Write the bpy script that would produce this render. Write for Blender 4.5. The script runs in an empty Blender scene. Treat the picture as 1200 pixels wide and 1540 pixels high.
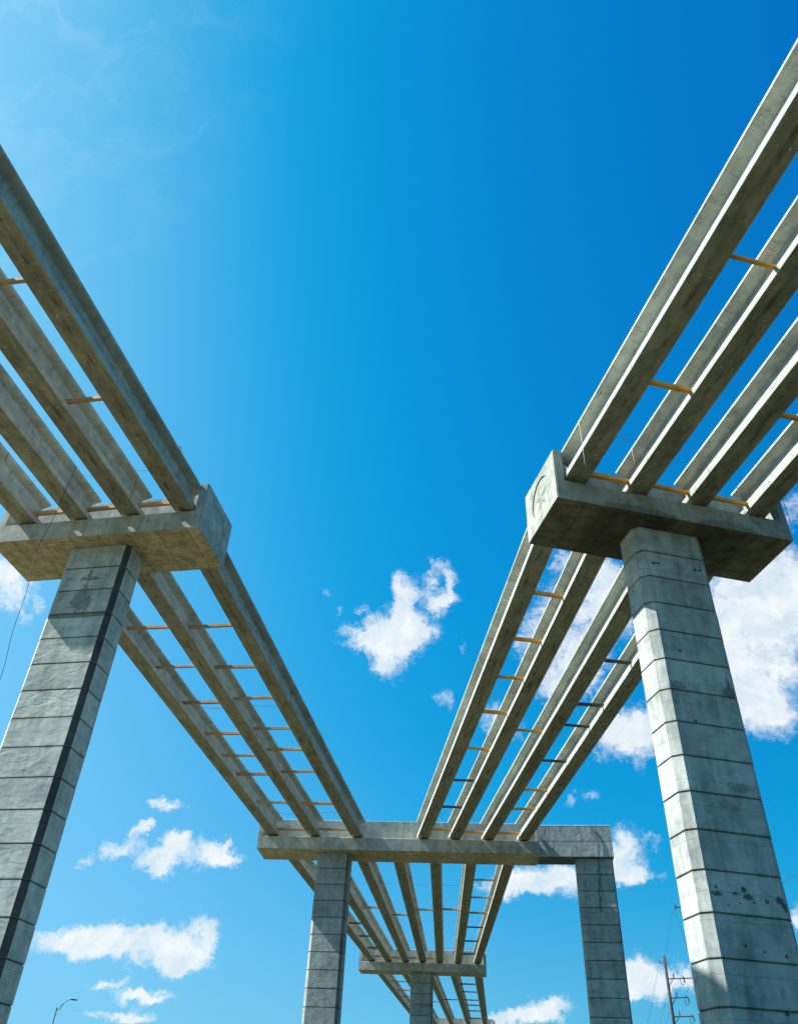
import bpy, bmesh, math, random
from mathutils import Vector, Matrix
random.seed(11)
R = math.radians
scene = bpy.context.scene
COL = scene.collection
# ------------------------------------------------------------------ measured layout (metres, camera eye = origin of the survey)
FIT = {'f': 1205.174, 'pitch': 38.8022, 'roll': 2.8229, 'Ax': -11.7159, 'Ay': 26.8132, 'Apsi': -11.5768, 'Az': 18.5299, 'Bx': 9.4384, 'By': 22.978, 'Bpsi': 11.43, 'Bz': 17.6623, 'Cx': 1.9337, 'Cy': 59.4895, 'Cpsi': -5.2349, 'Cz': 16.5635, 'Dx': 5.1786, 'Dy': 103.288, 'Dpsi': -6.9436, 'Dz': 16.285, 'Al': -4.3384, 'Ar': 4.4077, 'Bl': -4.4114, 'Br': 4.4647, 'Cl': -10.6843, 'Cr': 9.0274, 'Dl': -7.0939, 'Dr': 7.2445, 'bw': 2.797, 'lh': 0.8486, 'eh': 2.2188, 'bwC': 2.8031, 'lhC': 0.8412, 'ehC': 1.724, 'bwD': 2.6291, 'lhD': 0.8443, 'ehD': 1.9917, 'et': 0.2558, 'pad': 0.128, 'setb': 0.0441, 'A0yaw': 12.8476, 'A0sl': -0.0012, 'B0yaw': -11.5276, 'B0sl': 0.0125, 'A0fl': -0.0044, 'B0fl': 0.0064, 'cAs': 0.0001, 'cBs': 0.0004, 'cw': 2.6456, 'cd': 1.3302, 'cc': 0.1855, 'cAz': 0.0, 'cCs': -5.2859, 'cwC': 2.314, 'cEs': 12.8367, 'cDs': 0.0, 'cwD': 2.4807, 'cwR': 2.4962, 'dep': 1.225, 'tf': 0.9361, 'bfh': 0.2559, 'sth': 2.3782, 'sthC': 2.2821, 'sthD': 2.3085, 'stw': 1.1027, 'Ex': 12.9067, 'Ey': 177.8786, 'Epsi': -7.5158, 'Ez': 18.5073, 'Er': 9.8632, 'rt': -0.7471, 'rh': 2.155, 'rr': 14.2}
GIRDER_LINES = {"A0": [[[-8.456, 24.763, 19.507], [-16.906, -12.286, 19.46]], [[-10.677, 25.218, 19.507], [-18.965, -11.867, 19.46]], [[-12.874, 25.668, 19.507], [-20.998, -11.453, 19.46]], [[-15.099, 26.124, 19.507], [-23.061, -11.033, 19.46]]], "A1": [[[-8.318, 27.5, 19.507], [-1.883, 58.476, 17.533]], [[-11.385, 28.128, 19.507], [-4.888, 58.751, 17.533]], [[-14.435, 28.753, 19.507], [-7.837, 59.022, 17.533]]], "B0": [[[6.129, 20.927, 18.639], [13.722, -16.303, 19.112]], [[8.395, 21.385, 18.639], [15.749, -15.893, 19.112]], [[10.672, 21.846, 18.639], [17.787, -15.479, 19.112]], [[12.944, 22.305, 18.639], [19.82, -15.065, 19.112]]], "B1": [[[5.745, 23.613, 18.639], [2.841, 58.043, 17.533]], [[7.886, 24.046, 18.639], [5.048, 57.841, 17.533]], [[10.245, 24.523, 18.639], [7.348, 57.63, 17.533]], [[12.414, 24.961, 18.639], [9.792, 57.406, 17.533]]], "C1": [[[-7.368, 61.705, 17.533], [-0.584, 102.71, 17.257]], [[-4.805, 61.47, 17.533], [1.321, 102.478, 17.257]], [[-1.903, 61.204, 17.533], [3.266, 102.241, 17.257]], [[0.957, 60.942, 17.533], [5.19, 102.007, 17.257]], [[3.808, 60.681, 17.533], [7.063, 101.779, 17.257]], [[6.553, 60.429, 17.533], [9.128, 101.527, 17.257]], [[9.426, 60.166, 17.533], [11.254, 101.268, 17.257]]], "D1": [[[-0.412, 105.249, 17.257], [8.638, 177.16, 19.48]], [[2.656, 104.875, 17.257], [11.631, 176.765, 19.48]], [[5.636, 104.512, 17.257], [14.651, 176.367, 19.48]], [[8.514, 104.162, 17.257], [17.73, 175.961, 19.48]], [[11.417, 103.808, 17.257], [20.736, 175.564, 19.48]]]}
STRUTS = [["A0", 0, [5.8, 10.61]], ["A0", 0, [0.0]], ["A0", 1, [0.1]], ["A0", 2, [0.0]], ["A1", 0, [5.9, 9.63, 12.87, 16.33, 18.89, 21.97, 26.88, 31.41]], ["A1", 1, [5.76, 9.36, 13.08, 16.62, 19.55, 22.08, 26.45, 31.2]], ["B0", 0, [9.09, 4.52]], ["B0", 2, [4.32]], ["B0", 0, [0.1]], ["B0", 1, [0.0]], ["B0", 2, [0.0]], ["B1", 0, [4.67, 8.38, 11.94, 15.71, 20.34, 25.02, 29.44, 33.83]], ["B1", 1, [17.31, 33.59]], ["B1", 2, [9.04, 13.5, 15.97, 20.66, 25.02, 28.36, 32.91]], ["C1", 0, [25.13, 30.91, 36.46]], ["C1", 1, [18.94]], ["C1", 2, [21.33]], ["C1", 3, [19.04]], ["C1", 4, [18.69]], ["C1", 5, [19.67, 8.88, 14.38, 25.47, 31.54, 37.96]], ["C1", 0, [40.91]], ["C1", 1, [41.13]], ["C1", 2, [41.32]], ["C1", 3, [41.25]], ["D1", 0, [16.28, 25.36, 32.65]], ["D1", 2, [34.83]], ["D1", 3, [17.07, 25.13, 34.57, 41.03, 49.36, 60.77]], ["D1", 1, [37.78]]]
CLOUDS = [[[-0.0049, 0.8643, 0.5029], [27.672, -0.56, 1.235], [-2.501, -25.81, 44.339], 0.95], [[-0.025, 0.8686, 0.4948], [27.724, -0.067, 1.517], [-3.537, -36.036, 63.076], 0.8], [[0.0136, 0.8609, 0.5085], [38.01, -1.39, 1.334], [-2.307, -24.016, 40.721], 0.9], [[-0.0011, 0.8774, 0.4798], [40.763, -0.909, 1.758], [-2.01, -19.868, 36.326], 0.9], [[-0.0094, 0.884, 0.4674], [68.125, -0.975, 3.216], [-3.778, -36.508, 68.971], 0.6], [[0.0335, 0.8621, 0.5056], [55.33, -2.966, 1.392], [-3.752, -38.815, 66.43], 0.5], [[0.0105, 0.8453, 0.5342], [86.541, -3.036, 3.097], [-2.298, -25.038, 39.664], 0.95], [[0.0197, 0.8369, 0.5469], [54.987, -2.384, 1.666], [-4.261, -47.437, 72.742], 0.5], [[0.0025, 0.8294, 0.5587], [120.804, -3.567, 4.754], [-3.723, -42.326, 62.849], 0.6], [[0.0282, 0.8388, 0.5437], [55.853, -14.102, 18.862], [-47.216, -59.98, 94.972], 0.4], [[0.0544, 0.8155, 0.5763], [82.511, 11.073, -23.456], [29.782, -57.005, 77.855], 0.8], [[0.0684, 0.8256, 0.5601], [110.019, -9.293, 0.259], [-2.713, -30.846, 45.802], 0.95], [[0.058, 0.84, 0.5394], [50.854, -14.063, 16.431], [-36.361, -45.016, 74.01], 0.85], [[0.0425, 0.8321, 0.553], [120.957, -7.577, 2.108], [-3.728, -41.898, 63.333], 0.5], [[0.0408, 0.8211, 0.5693], [134.178, -8.263, 2.313], [-4.963, -57.334, 83.046], 0.5], [[0.0513, 0.8484, 0.5269], [75.87, -5.272, 1.107], [-7.484, -80.37, 130.136], 0.35], [[-0.0584, 0.8613, 0.5047], [87.11, 2.241, 6.257], [-5.009, -52.143, 88.413], 0.4], [[-0.0845, 0.8382, 0.5387], [127.832, -35.611, 75.464], [-110.042, -100.44, 139.01], 0.7], [[-0.0695, 0.8497, 0.5227], [202.799, 6.804, 15.895], [-4.997, -53.798, 86.791], 0.45], [[-0.0425, 0.8499, 0.5253], [105.241, -13.976, 31.131], [-62.349, -104.423, 163.893], 0.5], [[0.0659, 0.897, 0.4371], [65.076, -5.238, 0.941], [-3.813, -34.535, 71.445], 0.6], [[0.0873, 0.8692, 0.4866], [174.934, -17.564, -0.017], [-4.315, -43.056, 77.68], 0.5], [[0.04, 0.8617, 0.5058], [86.96, -5.155, 1.899], [-6.004, -62.115, 106.309], 0.5], [[-0.4283, 0.7674, 0.4771], [39.559, 14.669, 11.92], [-1.502, -16.766, 25.618], 1.0], [[-0.4379, 0.7527, 0.4917], [67.393, 25.237, 21.384], [-3.315, -38.214, 55.547], 0.8], [[-0.4025, 0.7833, 0.4738], [189.996, 65.735, 52.748], [-4.668, -51.047, 80.428], 0.4], [[-0.2408, 0.9229, 0.3003], [60.568, 13.371, 7.481], [-7.235, -50.056, 148.045], 1.0], [[-0.2543, 0.9181, 0.304], [133.486, 31.234, 17.317], [-8.151, -57.244, 166.08], 0.35], [[-0.2841, 0.9251, 0.2519], [42.055, 9.422, 12.822], [-23.951, -35.933, 104.964], 1], [[-0.2718, 0.923, 0.2724], [52.06, 4.26, 37.506], [-83.643, -60.939, 123.024], 0.8], [[-0.2632, 0.9234, 0.2795], [112.698, 27.813, 14.232], [-8.243, -54.106, 171.015], 0.8], [[-0.3125, 0.9137, 0.2598], [75.121, 18.87, 23.976], [-44.133, -70.099, 193.451], 0.4], [[-0.3206, 0.9181, 0.233], [100.512, 31.724, 13.272], [-9.734, -56.226, 208.122], 0.8], [[-0.307, 0.9206, 0.2412], [139.509, 41.763, 18.154], [-9.667, -57.106, 205.66], 0.4], [[-0.2536, 0.9354, 0.2464], [68.508, 16.522, 7.78], [-4.766, -28.03, 101.498], 1.0], [[-0.2452, 0.9399, 0.2376], [85.827, 20.032, 9.308], [-4.777, -27.153, 102.487], 0.9], [[-0.2258, 0.9396, 0.2573], [45.125, 9.517, 4.847], [-3.004, -18.137, 63.581], 1.0], [[-0.2306, 0.9362, 0.2654], [84.381, 18.13, 9.365], [-5.492, -34.103, 115.509], 1.0], [[-0.1925, 0.9475, 0.2555], [67.271, 11.918, 6.493], [-3.29, -19.519, 69.913], 1.0], [[-0.1728, 0.9515, 0.2546], [74.499, 11.725, 6.736], [-4.689, -27.575, 99.85], 1.0], [[-0.1781, 0.947, 0.2675], [166.782, 26.922, 15.755], [-8.165, -50.165, 172.159], 0.5], [[-0.1533, 0.954, 0.2577], [133.473, 18.38, 11.378], [-5.451, -32.198, 115.958], 0.3], [[-0.3346, 0.9288, 0.1593], [38.654, 12.842, 6.314], [-10.066, -21.808, 105.988], 1], [[-0.3028, 0.9391, 0.1627], [29.105, 8.873, 2.95], [-3.188, -13.515, 72.093], 1.0], [[-0.2643, 0.9503, 0.1646], [23.945, 6.276, 2.221], [-2.674, -11.232, 60.558], 1.0], [[-0.2282, 0.959, 0.1678], [32.284, 7.2, 2.761], [-2.654, -11.146, 60.094], 1.0], [[-0.1991, 0.9674, 0.1567], [37.38, 7.229, 2.87], [-2.88, -11.266, 65.9], 1.0], [[-0.1939, 0.9628, 0.1881], [87.085, 16.129, 7.193], [-5.662, -25.863, 126.549], 0.9], [[-0.1793, 0.968, 0.1755], [99.95, 17.125, 7.671], [-3.793, -16.23, 85.656], 0.6], [[-0.2046, 0.9674, 0.149], [47.626, 9.514, 3.623], [-5.789, -21.732, 133.186], 1.0], [[-0.275, 0.9528, 0.1284], [55.79, 14.372, 12.823], [-36.732, -37.866, 202.246], 0.85], [[-0.2456, 0.9619, 0.1203], [34.988, 8.602, 2.661], [-5.918, -18.873, 138.823], 0.95], [[-0.2277, 0.9665, 0.1187], [56.317, 12.766, 4.091], [-10.128, -31.635, 238.124], 0.8], [[-0.2624, 0.9597, 0.1001], [41.572, 11.052, 3.025], [-9.005, -24.819, 214.403], 0.95], [[-0.2369, 0.9664, 0.0996], [61.938, 14.74, 4.268], [-8.974, -24.261, 214.031], 0.9], [[-0.277, 0.9553, 0.1035], [107.114, 30.178, 8.155], [-12.012, -34.367, 284.967], 0.6], [[0.4176, 0.7642, 0.4916], [17.03, -7.128, -3.386], [-0.994, -10.608, 17.334], 1.0], [[0.3986, 0.7595, 0.5141], [22.656, -8.894, -4.425], [-1.41, -15.61, 24.153], 1.0], [[0.4387, 0.7365, 0.5148], [26.793, -11.654, -6.158], [-1.438, -16.197, 24.397], 1.0], [[0.3858, 0.7927, 0.4719], [25.258, -9.815, -4.162], [-1.081, -10.969, 19.308], 1.0], [[0.3789, 0.8121, 0.4439], [29.915, -11.557, -4.391], [-1.413, -13.5, 25.904], 1.0], [[0.4101, 0.808, 0.4229], [26.782, -11.389, -4.21], [-1.502, -13.86, 27.938], 1.0], [[0.4258, 0.8163, 0.3904], [39.971, -17.976, -6.013], [-3.046, -26.229, 58.169], 1.0], [[0.3969, 0.8225, 0.4074], [33.412, -13.792, -4.711], [-2.198, -19.504, 41.512], 0.8], [[0.4418, 0.6805, 0.5847], [83.921, -34.696, -23.031], [-2.546, -32.689, 39.969], 0.8], [[0.441, 0.7858, 0.4336], [56.466, -25.929, -10.434], [-1.672, -15.981, 30.665], 0.35], [[0.2111, 0.824, 0.5258], [23.795, -4.988, -1.736], [-1.174, -12.689, 20.359], 1.0], [[0.1692, 0.8529, 0.494], [41.135, -7.145, -1.756], [-1.791, -18.179, 32.0], 0.8], [[0.2481, 0.7934, 0.5558], [36.59, -8.774, -3.806], [-2.361, -27.062, 39.687], 0.9], [[0.2711, 0.8033, 0.5303], [41.808, -11.048, -4.642], [-1.548, -17.028, 26.586], 1.0], [[0.2312, 0.8538, 0.4664], [28.507, -6.645, -1.967], [-1.548, -14.999, 28.226], 1.0], [[0.1972, 0.8722, 0.4477], [36.797, -7.428, -1.738], [-2.059, -19.135, 38.189], 0.8], [[0.1255, 0.9029, 0.4111], [62.522, -8.453, -0.52], [-2.374, -20.349, 45.411], 0.8], [[0.1475, 0.9044, 0.4004], [62.865, -9.812, -1.001], [-3.103, -25.991, 59.856], 0.4], [[0.2709, 0.8832, 0.3829], [25.841, -7.198, -1.681], [-2.277, -18.536, 44.361], 0.9], [[0.2997, 0.8678, 0.3964], [38.14, -11.725, -3.162], [-1.882, -15.888, 36.207], 0.9], [[0.2606, 0.8759, 0.4061], [42.681, -11.37, -2.864], [-2.431, -20.84, 46.506], 0.7], [[0.1974, 0.7903, 0.5801], [68.246, -13.147, -5.313], [-3.788, -44.901, 62.46], 0.5], [[0.2136, 0.9206, 0.327], [92.394, -32.288, 30.553], [-65.334, -40.009, 155.295], 0.6], [[0.242, 0.9121, 0.3308], [92.759, -35.413, 29.784], [-65.085, -39.301, 155.972], 0.5], [[0.2241, 0.9137, 0.3389], [144.178, -33.545, -4.897], [-12.808, -92.808, 258.669], 0.4], [[0.1692, 0.9544, 0.2459], [20.249, -3.6, 0.036], [-3.297, -17.833, 71.47], 1.0], [[0.2054, 0.9459, 0.2511], [30.466, -6.545, -0.26], [-3.306, -18.226, 71.377], 1.0], [[0.1473, 0.9597, 0.2393], [39.325, -6.115, 0.324], [-5.499, -29.018, 119.772], 0.8], [[0.2698, 0.9225, 0.2759], [39.5, -11.158, -1.317], [-1.947, -11.754, 41.204], 1.0], [[0.2618, 0.9304, 0.2566], [45.066, -12.361, -1.15], [-3.331, -18.799, 71.556], 0.8], [[0.2818, 0.9261, 0.2509], [48.641, -14.411, -1.446], [-5.588, -30.955, 120.531], 0.7], [[0.3016, 0.9078, 0.2916], [96.064, -30.406, -4.687], [-8.282, -52.833, 173.026], 0.6], [[0.3085, 0.9178, 0.25], [114.339, -37.268, -4.27], [-8.437, -46.736, 181.979], 0.35], [[0.2768, 0.9474, 0.1605], [64.801, -18.905, -0.159], [-2.334, -8.454, 53.935], 1.0], [[0.2892, 0.9455, 0.1498], [27.674, -8.457, -0.041], [-2.941, -9.96, 68.535], 1.0], [[0.2692, 0.9524, 0.1427], [42.295, -11.979, 0.155], [-4.413, -14.248, 103.385], 1.0], [[0.3181, 0.9352, 0.1555], [48.188, -16.324, -0.398], [-3.934, -13.836, 91.236], 0.8], [[0.424, 0.8832, 0.2007], [122.004, -57.14, -6.292], [-3.246, -14.91, 72.468], 0.8], [[0.1857, 0.9739, 0.1306], [41.929, -8.097, 0.754], [-5.018, -14.949, 118.56], 1.0], [[0.1479, 0.9817, 0.1198], [35.702, -5.483, 0.865], [-5.418, -14.932, 128.996], 1.0], [[0.1682, 0.9787, 0.118], [47.778, -8.338, 1.058], [-7.066, -19.102, 168.519], 1.0], [[0.1307, 0.9843, 0.1182], [71.349, -9.7, 1.883], [-7.041, -19.218, 167.763], 0.8]]
EYE = 1.7                                   # eye height over the ground
SUN_EL = 45.5
SUN_DIR_XY = (-math.cos(R(-2.5)), -math.sin(R(-2.5)))   # horizontal direction towards the sun
ORD = ['first', 'second', 'third', 'fourth', 'fifth', 'sixth', 'seventh', 'eighth', 'ninth']

# ------------------------------------------------------------------ small helpers
def tag(o, label=None, cat=None, group=None, kind=None):
    if label: o['label'] = label
    if cat: o['category'] = cat
    if group: o['group'] = group
    if kind: o['kind'] = kind
    return o

def empty(name, loc, rz=0.0):
    o = bpy.data.objects.new(name, None); COL.objects.link(o)
    o.location = loc; o.rotation_euler = (0, 0, rz); o.empty_display_size = .3
    return o

def link(name, bm, mat, parent=None, smooth=False):
    me = bpy.data.meshes.new(name)
    bmesh.ops.recalc_face_normals(bm, faces=bm.faces[:])
    bm.to_mesh(me); bm.free()
    for m in (mat if isinstance(mat, (list, tuple)) else [mat]): me.materials.append(m)
    if smooth:
        for f in me.polygons: f.use_smooth = True
    o = bpy.data.objects.new(name, me); COL.objects.link(o)
    if parent: o.parent = parent
    return o

def prism(bm, prof, a, b, axis='x', caps=(True, True), mi=0):
    """extrude a closed profile along an axis: prof is (u, v); x -> (u=y, v=z); z -> (u=x, v=y)"""
    def P(u, v, w): return {'x': (w, u, v), 'z': (u, v, w), 'y': (u, w, v)}[axis]
    A = [bm.verts.new(P(u, v, a)) for u, v in prof]; B = [bm.verts.new(P(u, v, b)) for u, v in prof]
    n = len(prof)
    for i in range(n):
        j = (i+1) % n
        bm.faces.new((A[i], A[j], B[j], B[i])).material_index = mi
    if caps[0]: bm.faces.new(A[::-1]).material_index = mi
    if caps[1]: bm.faces.new(B).material_index = mi
    return A, B

def box(bm, c, s, bev=0.0, rot=None):
    r = bmesh.ops.create_cube(bm, size=1)
    vs = r['verts']
    for v in vs: v.co = Vector((v.co.x*s[0], v.co.y*s[1], v.co.z*s[2]))
    if bev:
        es = list({e for v in vs for e in v.link_edges})
        g = bmesh.ops.bevel(bm, geom=es, offset=bev, segments=1, affect='EDGES', clamp_overlap=True)
        vs = list({v for f in g['faces'] for v in f.verts} | {v for v in vs if v.is_valid})
    for v in vs:
        if rot: v.co = rot @ v.co
        v.co += Vector(c)
    return vs

def tube(bm, pts, r, n=8, r2=None, cap=True):
    pts = [Vector(p) for p in pts]
    rings = []
    for i, p in enumerate(pts):
        t = (pts[min(i+1, len(pts)-1)] - pts[max(i-1, 0)]).normalized()
        a = Vector((0, 0, 1)) if abs(t.z) < .9 else Vector((1, 0, 0))
        u = t.cross(a).normalized(); w = t.cross(u)
        rr = r if r2 is None else r + (r2-r)*i/(len(pts)-1)
        rings.append([bm.verts.new(p + (u*math.cos(q)+w*math.sin(q))*rr) for q in [2*math.pi*k/n for k in range(n)]])
    for A, B in zip(rings, rings[1:]):
        for k in range(n): bm.faces.new((A[k], A[(k+1) % n], B[(k+1) % n], B[k]))
    if cap: bm.faces.new(rings[0][::-1]); bm.faces.new(rings[-1])

# ------------------------------------------------------------------ node helpers
class NT:
    def __init__(s, tree): s.t = tree; s.n = tree.nodes; s.l = tree.links
    def node(s, typ, **kw):
        n = s.n.new(typ)
        for k, v in kw.items(): setattr(n, k, v)
        return n
    def put(s, sock, v):
        if isinstance(v, bpy.types.NodeSocket): s.l.new(v, sock)
        elif v is not None: sock.default_value = v
    def m(s, op, a, b=None, c=None, clamp=False):
        n = s.node('ShaderNodeMath', operation=op); n.use_clamp = clamp
        for i, v in enumerate((a, b, c)):
            if v is not None: s.put(n.inputs[i], v)
        return n.outputs[0]
    def v(s, op, a, b=None, out=0):
        n = s.node('ShaderNodeVectorMath', operation=op)
        s.put(n.inputs[0], a)
        if b is not None:
            s.put(n.inputs['Scale'] if op == 'SCALE' else n.inputs[1], b)
        return n.outputs['Value'] if op in ('DOT_PRODUCT', 'LENGTH', 'DISTANCE') else n.outputs[0]
    def noise(s, vec, scale, detail=4, rough=.55, dist=0, out='Fac'):
        n = s.node('ShaderNodeTexNoise')
        s.put(n.inputs['Vector'], vec); n.inputs['Scale'].default_value = scale
        n.inputs['Detail'].default_value = detail; n.inputs['Roughness'].default_value = rough
        n.inputs['Distortion'].default_value = dist
        return n.outputs[out]
    def ramp(s, x, lo, hi, a=0.0, b=1.0, smooth=True):
        n = s.node('ShaderNodeMapRange', interpolation_type='SMOOTHSTEP' if smooth else 'LINEAR')
        s.put(n.inputs[0], x); n.inputs[1].default_value = lo; n.inputs[2].default_value = hi
        n.inputs[3].default_value = a; n.inputs[4].default_value = b
        return n.outputs[0]
    def mix(s, f, a, b, blend='MIX'):
        n = s.node('ShaderNodeMix', data_type='RGBA', blend_type=blend)
        s.put(n.inputs[0], f); s.put(n.inputs[6], a); s.put(n.inputs[7], b)
        return n.outputs[2]
    def sep(s, vec):
        n = s.node('ShaderNodeSeparateXYZ'); s.put(n.inputs[0], vec); return n.outputs
    def comb(s, x, y, z):
        n = s.node('ShaderNodeCombineXYZ')
        for i, q in enumerate((x, y, z)): s.put(n.inputs[i], q)
        return n.outputs[0]
    def scale3(s, vec, k):
        return s.v('MULTIPLY', vec, k)

def new_mat(name, rough=.9):
    m = bpy.data.materials.new(name); m.use_nodes = True
    nt = NT(m.node_tree); b = nt.n['Principled BSDF']
    b.inputs['Roughness'].default_value = rough
    return m, nt, b

def rgba(c, k=1.0): return (c[0]*k, c[1]*k, c[2]*k, 1)

def concrete(name, base=(.35, .39, .37), kind='girder', spots=(), wave=0.0, dark_chamfer=0.0, seams=None, stain=.5, soffit=None, wvec=(2.6, 2.6, 1.3)):
    m, nt, b = new_mat(name, .88)
    b.inputs['Specular IOR Level'].default_value = .25
    co = nt.node('ShaderNodeTexCoord').outputs['Object']
    oi = nt.node('ShaderNodeObjectInfo')
    rnd = oi.outputs['Random']
    off = nt.comb(nt.m('MULTIPLY', rnd, 37.0), nt.m('MULTIPLY', rnd, 71.0), nt.m('MULTIPLY', rnd, 13.0))
    p = nt.v('ADD', co, off)
    X, Y, Z = nt.sep(co)
    nrm = nt.node('ShaderNodeNewGeometry')
    tc = nt.node('ShaderNodeTexCoord')
    nX, nY, nZ = nt.sep(tc.outputs['Normal'])
    # streak direction: along the girder (x) or down the column (z)
    st = nt.scale3(p, (.12, 2.2, 1.6) if kind == 'girder' else (1.7, 1.7, .16))
    big = nt.noise(p, .55, 4, .6); mid = nt.noise(p, 2.3, 6, .62, .6); fin = nt.noise(p, 26, 5, .7)
    strk = nt.noise(st, 1.6, 5, .65, .3)
    val = nt.m('ADD', nt.ramp(big, .3, .7, .84, 1.12), nt.ramp(mid, .3, .72, -.19, .17))
    val = nt.m('ADD', val, nt.ramp(fin, .3, .7, -.07, .07))
    val = nt.m('ADD', val, nt.ramp(strk, .35, .7, .09, -.14*stain*2))
    val = nt.m('MULTIPLY', val, nt.m('MULTIPLY_ADD', rnd, .14, .93))
    # dark blotches and water marks
    bl = nt.ramp(nt.noise(nt.scale3(p, (.5, 1.4, 1.4) if kind == 'girder' else (1, 1, .6)), 1.4, 8, .7, 1.2), .60, .76)
    val = nt.m('MULTIPLY', val, nt.m('MULTIPLY_ADD', bl, -.6*stain, 1.0))
    # pour lines on webs / pores everywhere
    vo = nt.node('ShaderNodeTexVoronoi'); nt.put(vo.inputs['Vector'], p); vo.inputs['Scale'].default_value = 9
    pore = nt.ramp(vo.outputs['Distance'], .045, .085, 1, 0)
    thin = nt.ramp(nt.noise(p, 3.1, 2), .56, .6)
    pore = nt.m('MULTIPLY', pore, thin)
    val = nt.m('MULTIPLY', val, nt.m('MULTIPLY_ADD', pore, -.55, 1.0))
    height = nt.m('ADD', nt.m('MULTIPLY', fin, .25), nt.m('MULTIPLY', mid, .6))
    height = nt.m('SUBTRACT', height, nt.m('MULTIPLY', pore, .8))
    tint = nt.mix(nt.ramp(mid, .3, .7), rgba(base), rgba((base[0]*1.03, base[1]*.99, base[2]*.92)))
    if kind == 'girder':
        # rust-brown mould marks along the soffit, dark cracks across the web
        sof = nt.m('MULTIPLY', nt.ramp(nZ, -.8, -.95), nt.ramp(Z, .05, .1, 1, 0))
        mk = nt.noise(nt.scale3(p, (.35, 2.6, 1)), 1.5, 8, .72, .8)
        mkf = nt.m('MULTIPLY', nt.ramp(mk, .53, .68), sof)
        cen = nt.ramp(nt.m('ABSOLUTE', nt.m('ADD', Y, nt.m('MULTIPLY_ADD', nt.noise(nt.comb(X, 3.0, rnd), .4, 4), .5, -.25))), .03, .2, 1, 0)
        mkf2 = nt.m('MULTIPLY', nt.m('MULTIPLY', cen, nt.ramp(nt.noise(nt.scale3(p, (.9, 5, 1)), 1.1, 6, .7), .48, .62)), sof)
        tot = nt.m('MULTIPLY', nt.m('MAXIMUM', nt.m('MULTIPLY', mkf, .75), nt.m('MULTIPLY', mkf2, 1.0)), stain*1.5, clamp=True)
        tint = nt.mix(nt.m('MULTIPLY', sof, .85), tint, rgba((base[0]*.68, base[1]*.60, base[2]*.44)))  # soffit stain, with underside shade and brown bounce mixed into its colour
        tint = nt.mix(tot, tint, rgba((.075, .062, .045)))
        cell = nt.m('FLOOR', nt.m('DIVIDE', X, .9))
        gate = nt.node('ShaderNodeTexWhiteNoise', noise_dimensions='2D'); nt.put(gate.inputs['Vector'], nt.comb(cell, rnd, 0.0))
        fx = nt.m('MULTIPLY', nt.m('SUBTRACT', nt.m('FRACT', nt.m('DIVIDE', X, .9)), .5), .9)
        fy = nt.m('SUBTRACT', nt.m('ABSOLUTE', nt.m('ADD', Y, nt.m('MULTIPLY_ADD', gate.outputs['Value'], .3, -.25))), .17)
        plug = nt.m('MULTIPLY', nt.m('MULTIPLY', nt.ramp(nt.m('SQRT', nt.m('MULTIPLY_ADD', fx, fx, nt.m('MULTIPLY', fy, fy))), .022, .032, 1, 0), sof), nt.ramp(gate.outputs['Value'], .62, .63))
        tint = nt.mix(nt.m('MULTIPLY', plug, .9), tint, rgba((.62, .62, .58)))
        wx = nt.noise(nt.scale3(p, (4.5, .3, .5)), 1.0, 3, .6, .5)
        crack = nt.m('MULTIPLY', nt.ramp(nt.m('ABSOLUTE', nt.m('SUBTRACT', wx, .5)), .0, .022, 1, 0), nt.m('MULTIPLY', nt.ramp(Z, .22, .3), nt.ramp(nt.noise(p, .9, 3), .45, .55)))
        val = nt.m('MULTIPLY', val, nt.m('MULTIPLY_ADD', crack, -.34, 1.0))
    if kind == 'column':
        lift = nt.m('FLOOR', nt.m('DIVIDE', Z, 1.04))
        wn = nt.node('ShaderNodeTexWhiteNoise', noise_dimensions='2D'); nt.put(wn.inputs['Vector'], nt.comb(lift, rnd, 0.0))
        val = nt.m('MULTIPLY', val, nt.m('MULTIPLY_ADD', wn.outputs['Value'], .20, .90))
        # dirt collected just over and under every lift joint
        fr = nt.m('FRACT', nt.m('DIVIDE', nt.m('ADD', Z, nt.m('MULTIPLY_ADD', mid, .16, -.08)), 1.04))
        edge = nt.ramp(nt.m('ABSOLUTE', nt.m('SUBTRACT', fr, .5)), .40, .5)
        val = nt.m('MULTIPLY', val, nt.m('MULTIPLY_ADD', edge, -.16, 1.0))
        jl = nt.ramp(nt.m('ABSOLUTE', nt.m('SUBTRACT', nt.m('FRACT', nt.m('DIVIDE', Z, 1.04)), .5)), .474, .486)  # groove shade painted in as a dark line at each joint
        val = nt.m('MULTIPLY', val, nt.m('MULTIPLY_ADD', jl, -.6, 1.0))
        # a faint cold joint inside some lifts
        cj = nt.ramp(nt.m('ABSOLUTE', nt.m('SUBTRACT', nt.m('ADD', fr, nt.m('MULTIPLY', wn.outputs['Value'], .6)), .85)), .004, .014, 1, 0)
        val = nt.m('MULTIPLY', val, nt.m('MULTIPLY_ADD', cj, -.3, 1.0))
        if wave:
            wv = nt.noise(nt.scale3(p, wvec), 1.7, 2, .45, .7)
            msk = nt.ramp(nt.noise(nt.comb(0.0, rnd, lift), .9, 2), .32, .6, .25, 1)
            height = nt.m('ADD', height, nt.m('MULTIPLY', nt.m('MULTIPLY', wv, msk), wave))
        arr = nt.m('MAXIMUM', nt.ramp(nt.m('ABSOLUTE', nt.m('ADD', nt.m('ADD', Y, nt.m('MULTIPLY_ADD', mid, .03, -.015)), .665-.24)), .004, .016, 1, 0), 0.0)
        arr = nt.m('MULTIPLY', arr, nt.ramp(nt.noise(nt.comb(0.0, rnd, Z), 1.6, 3), .42, .5))
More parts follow.
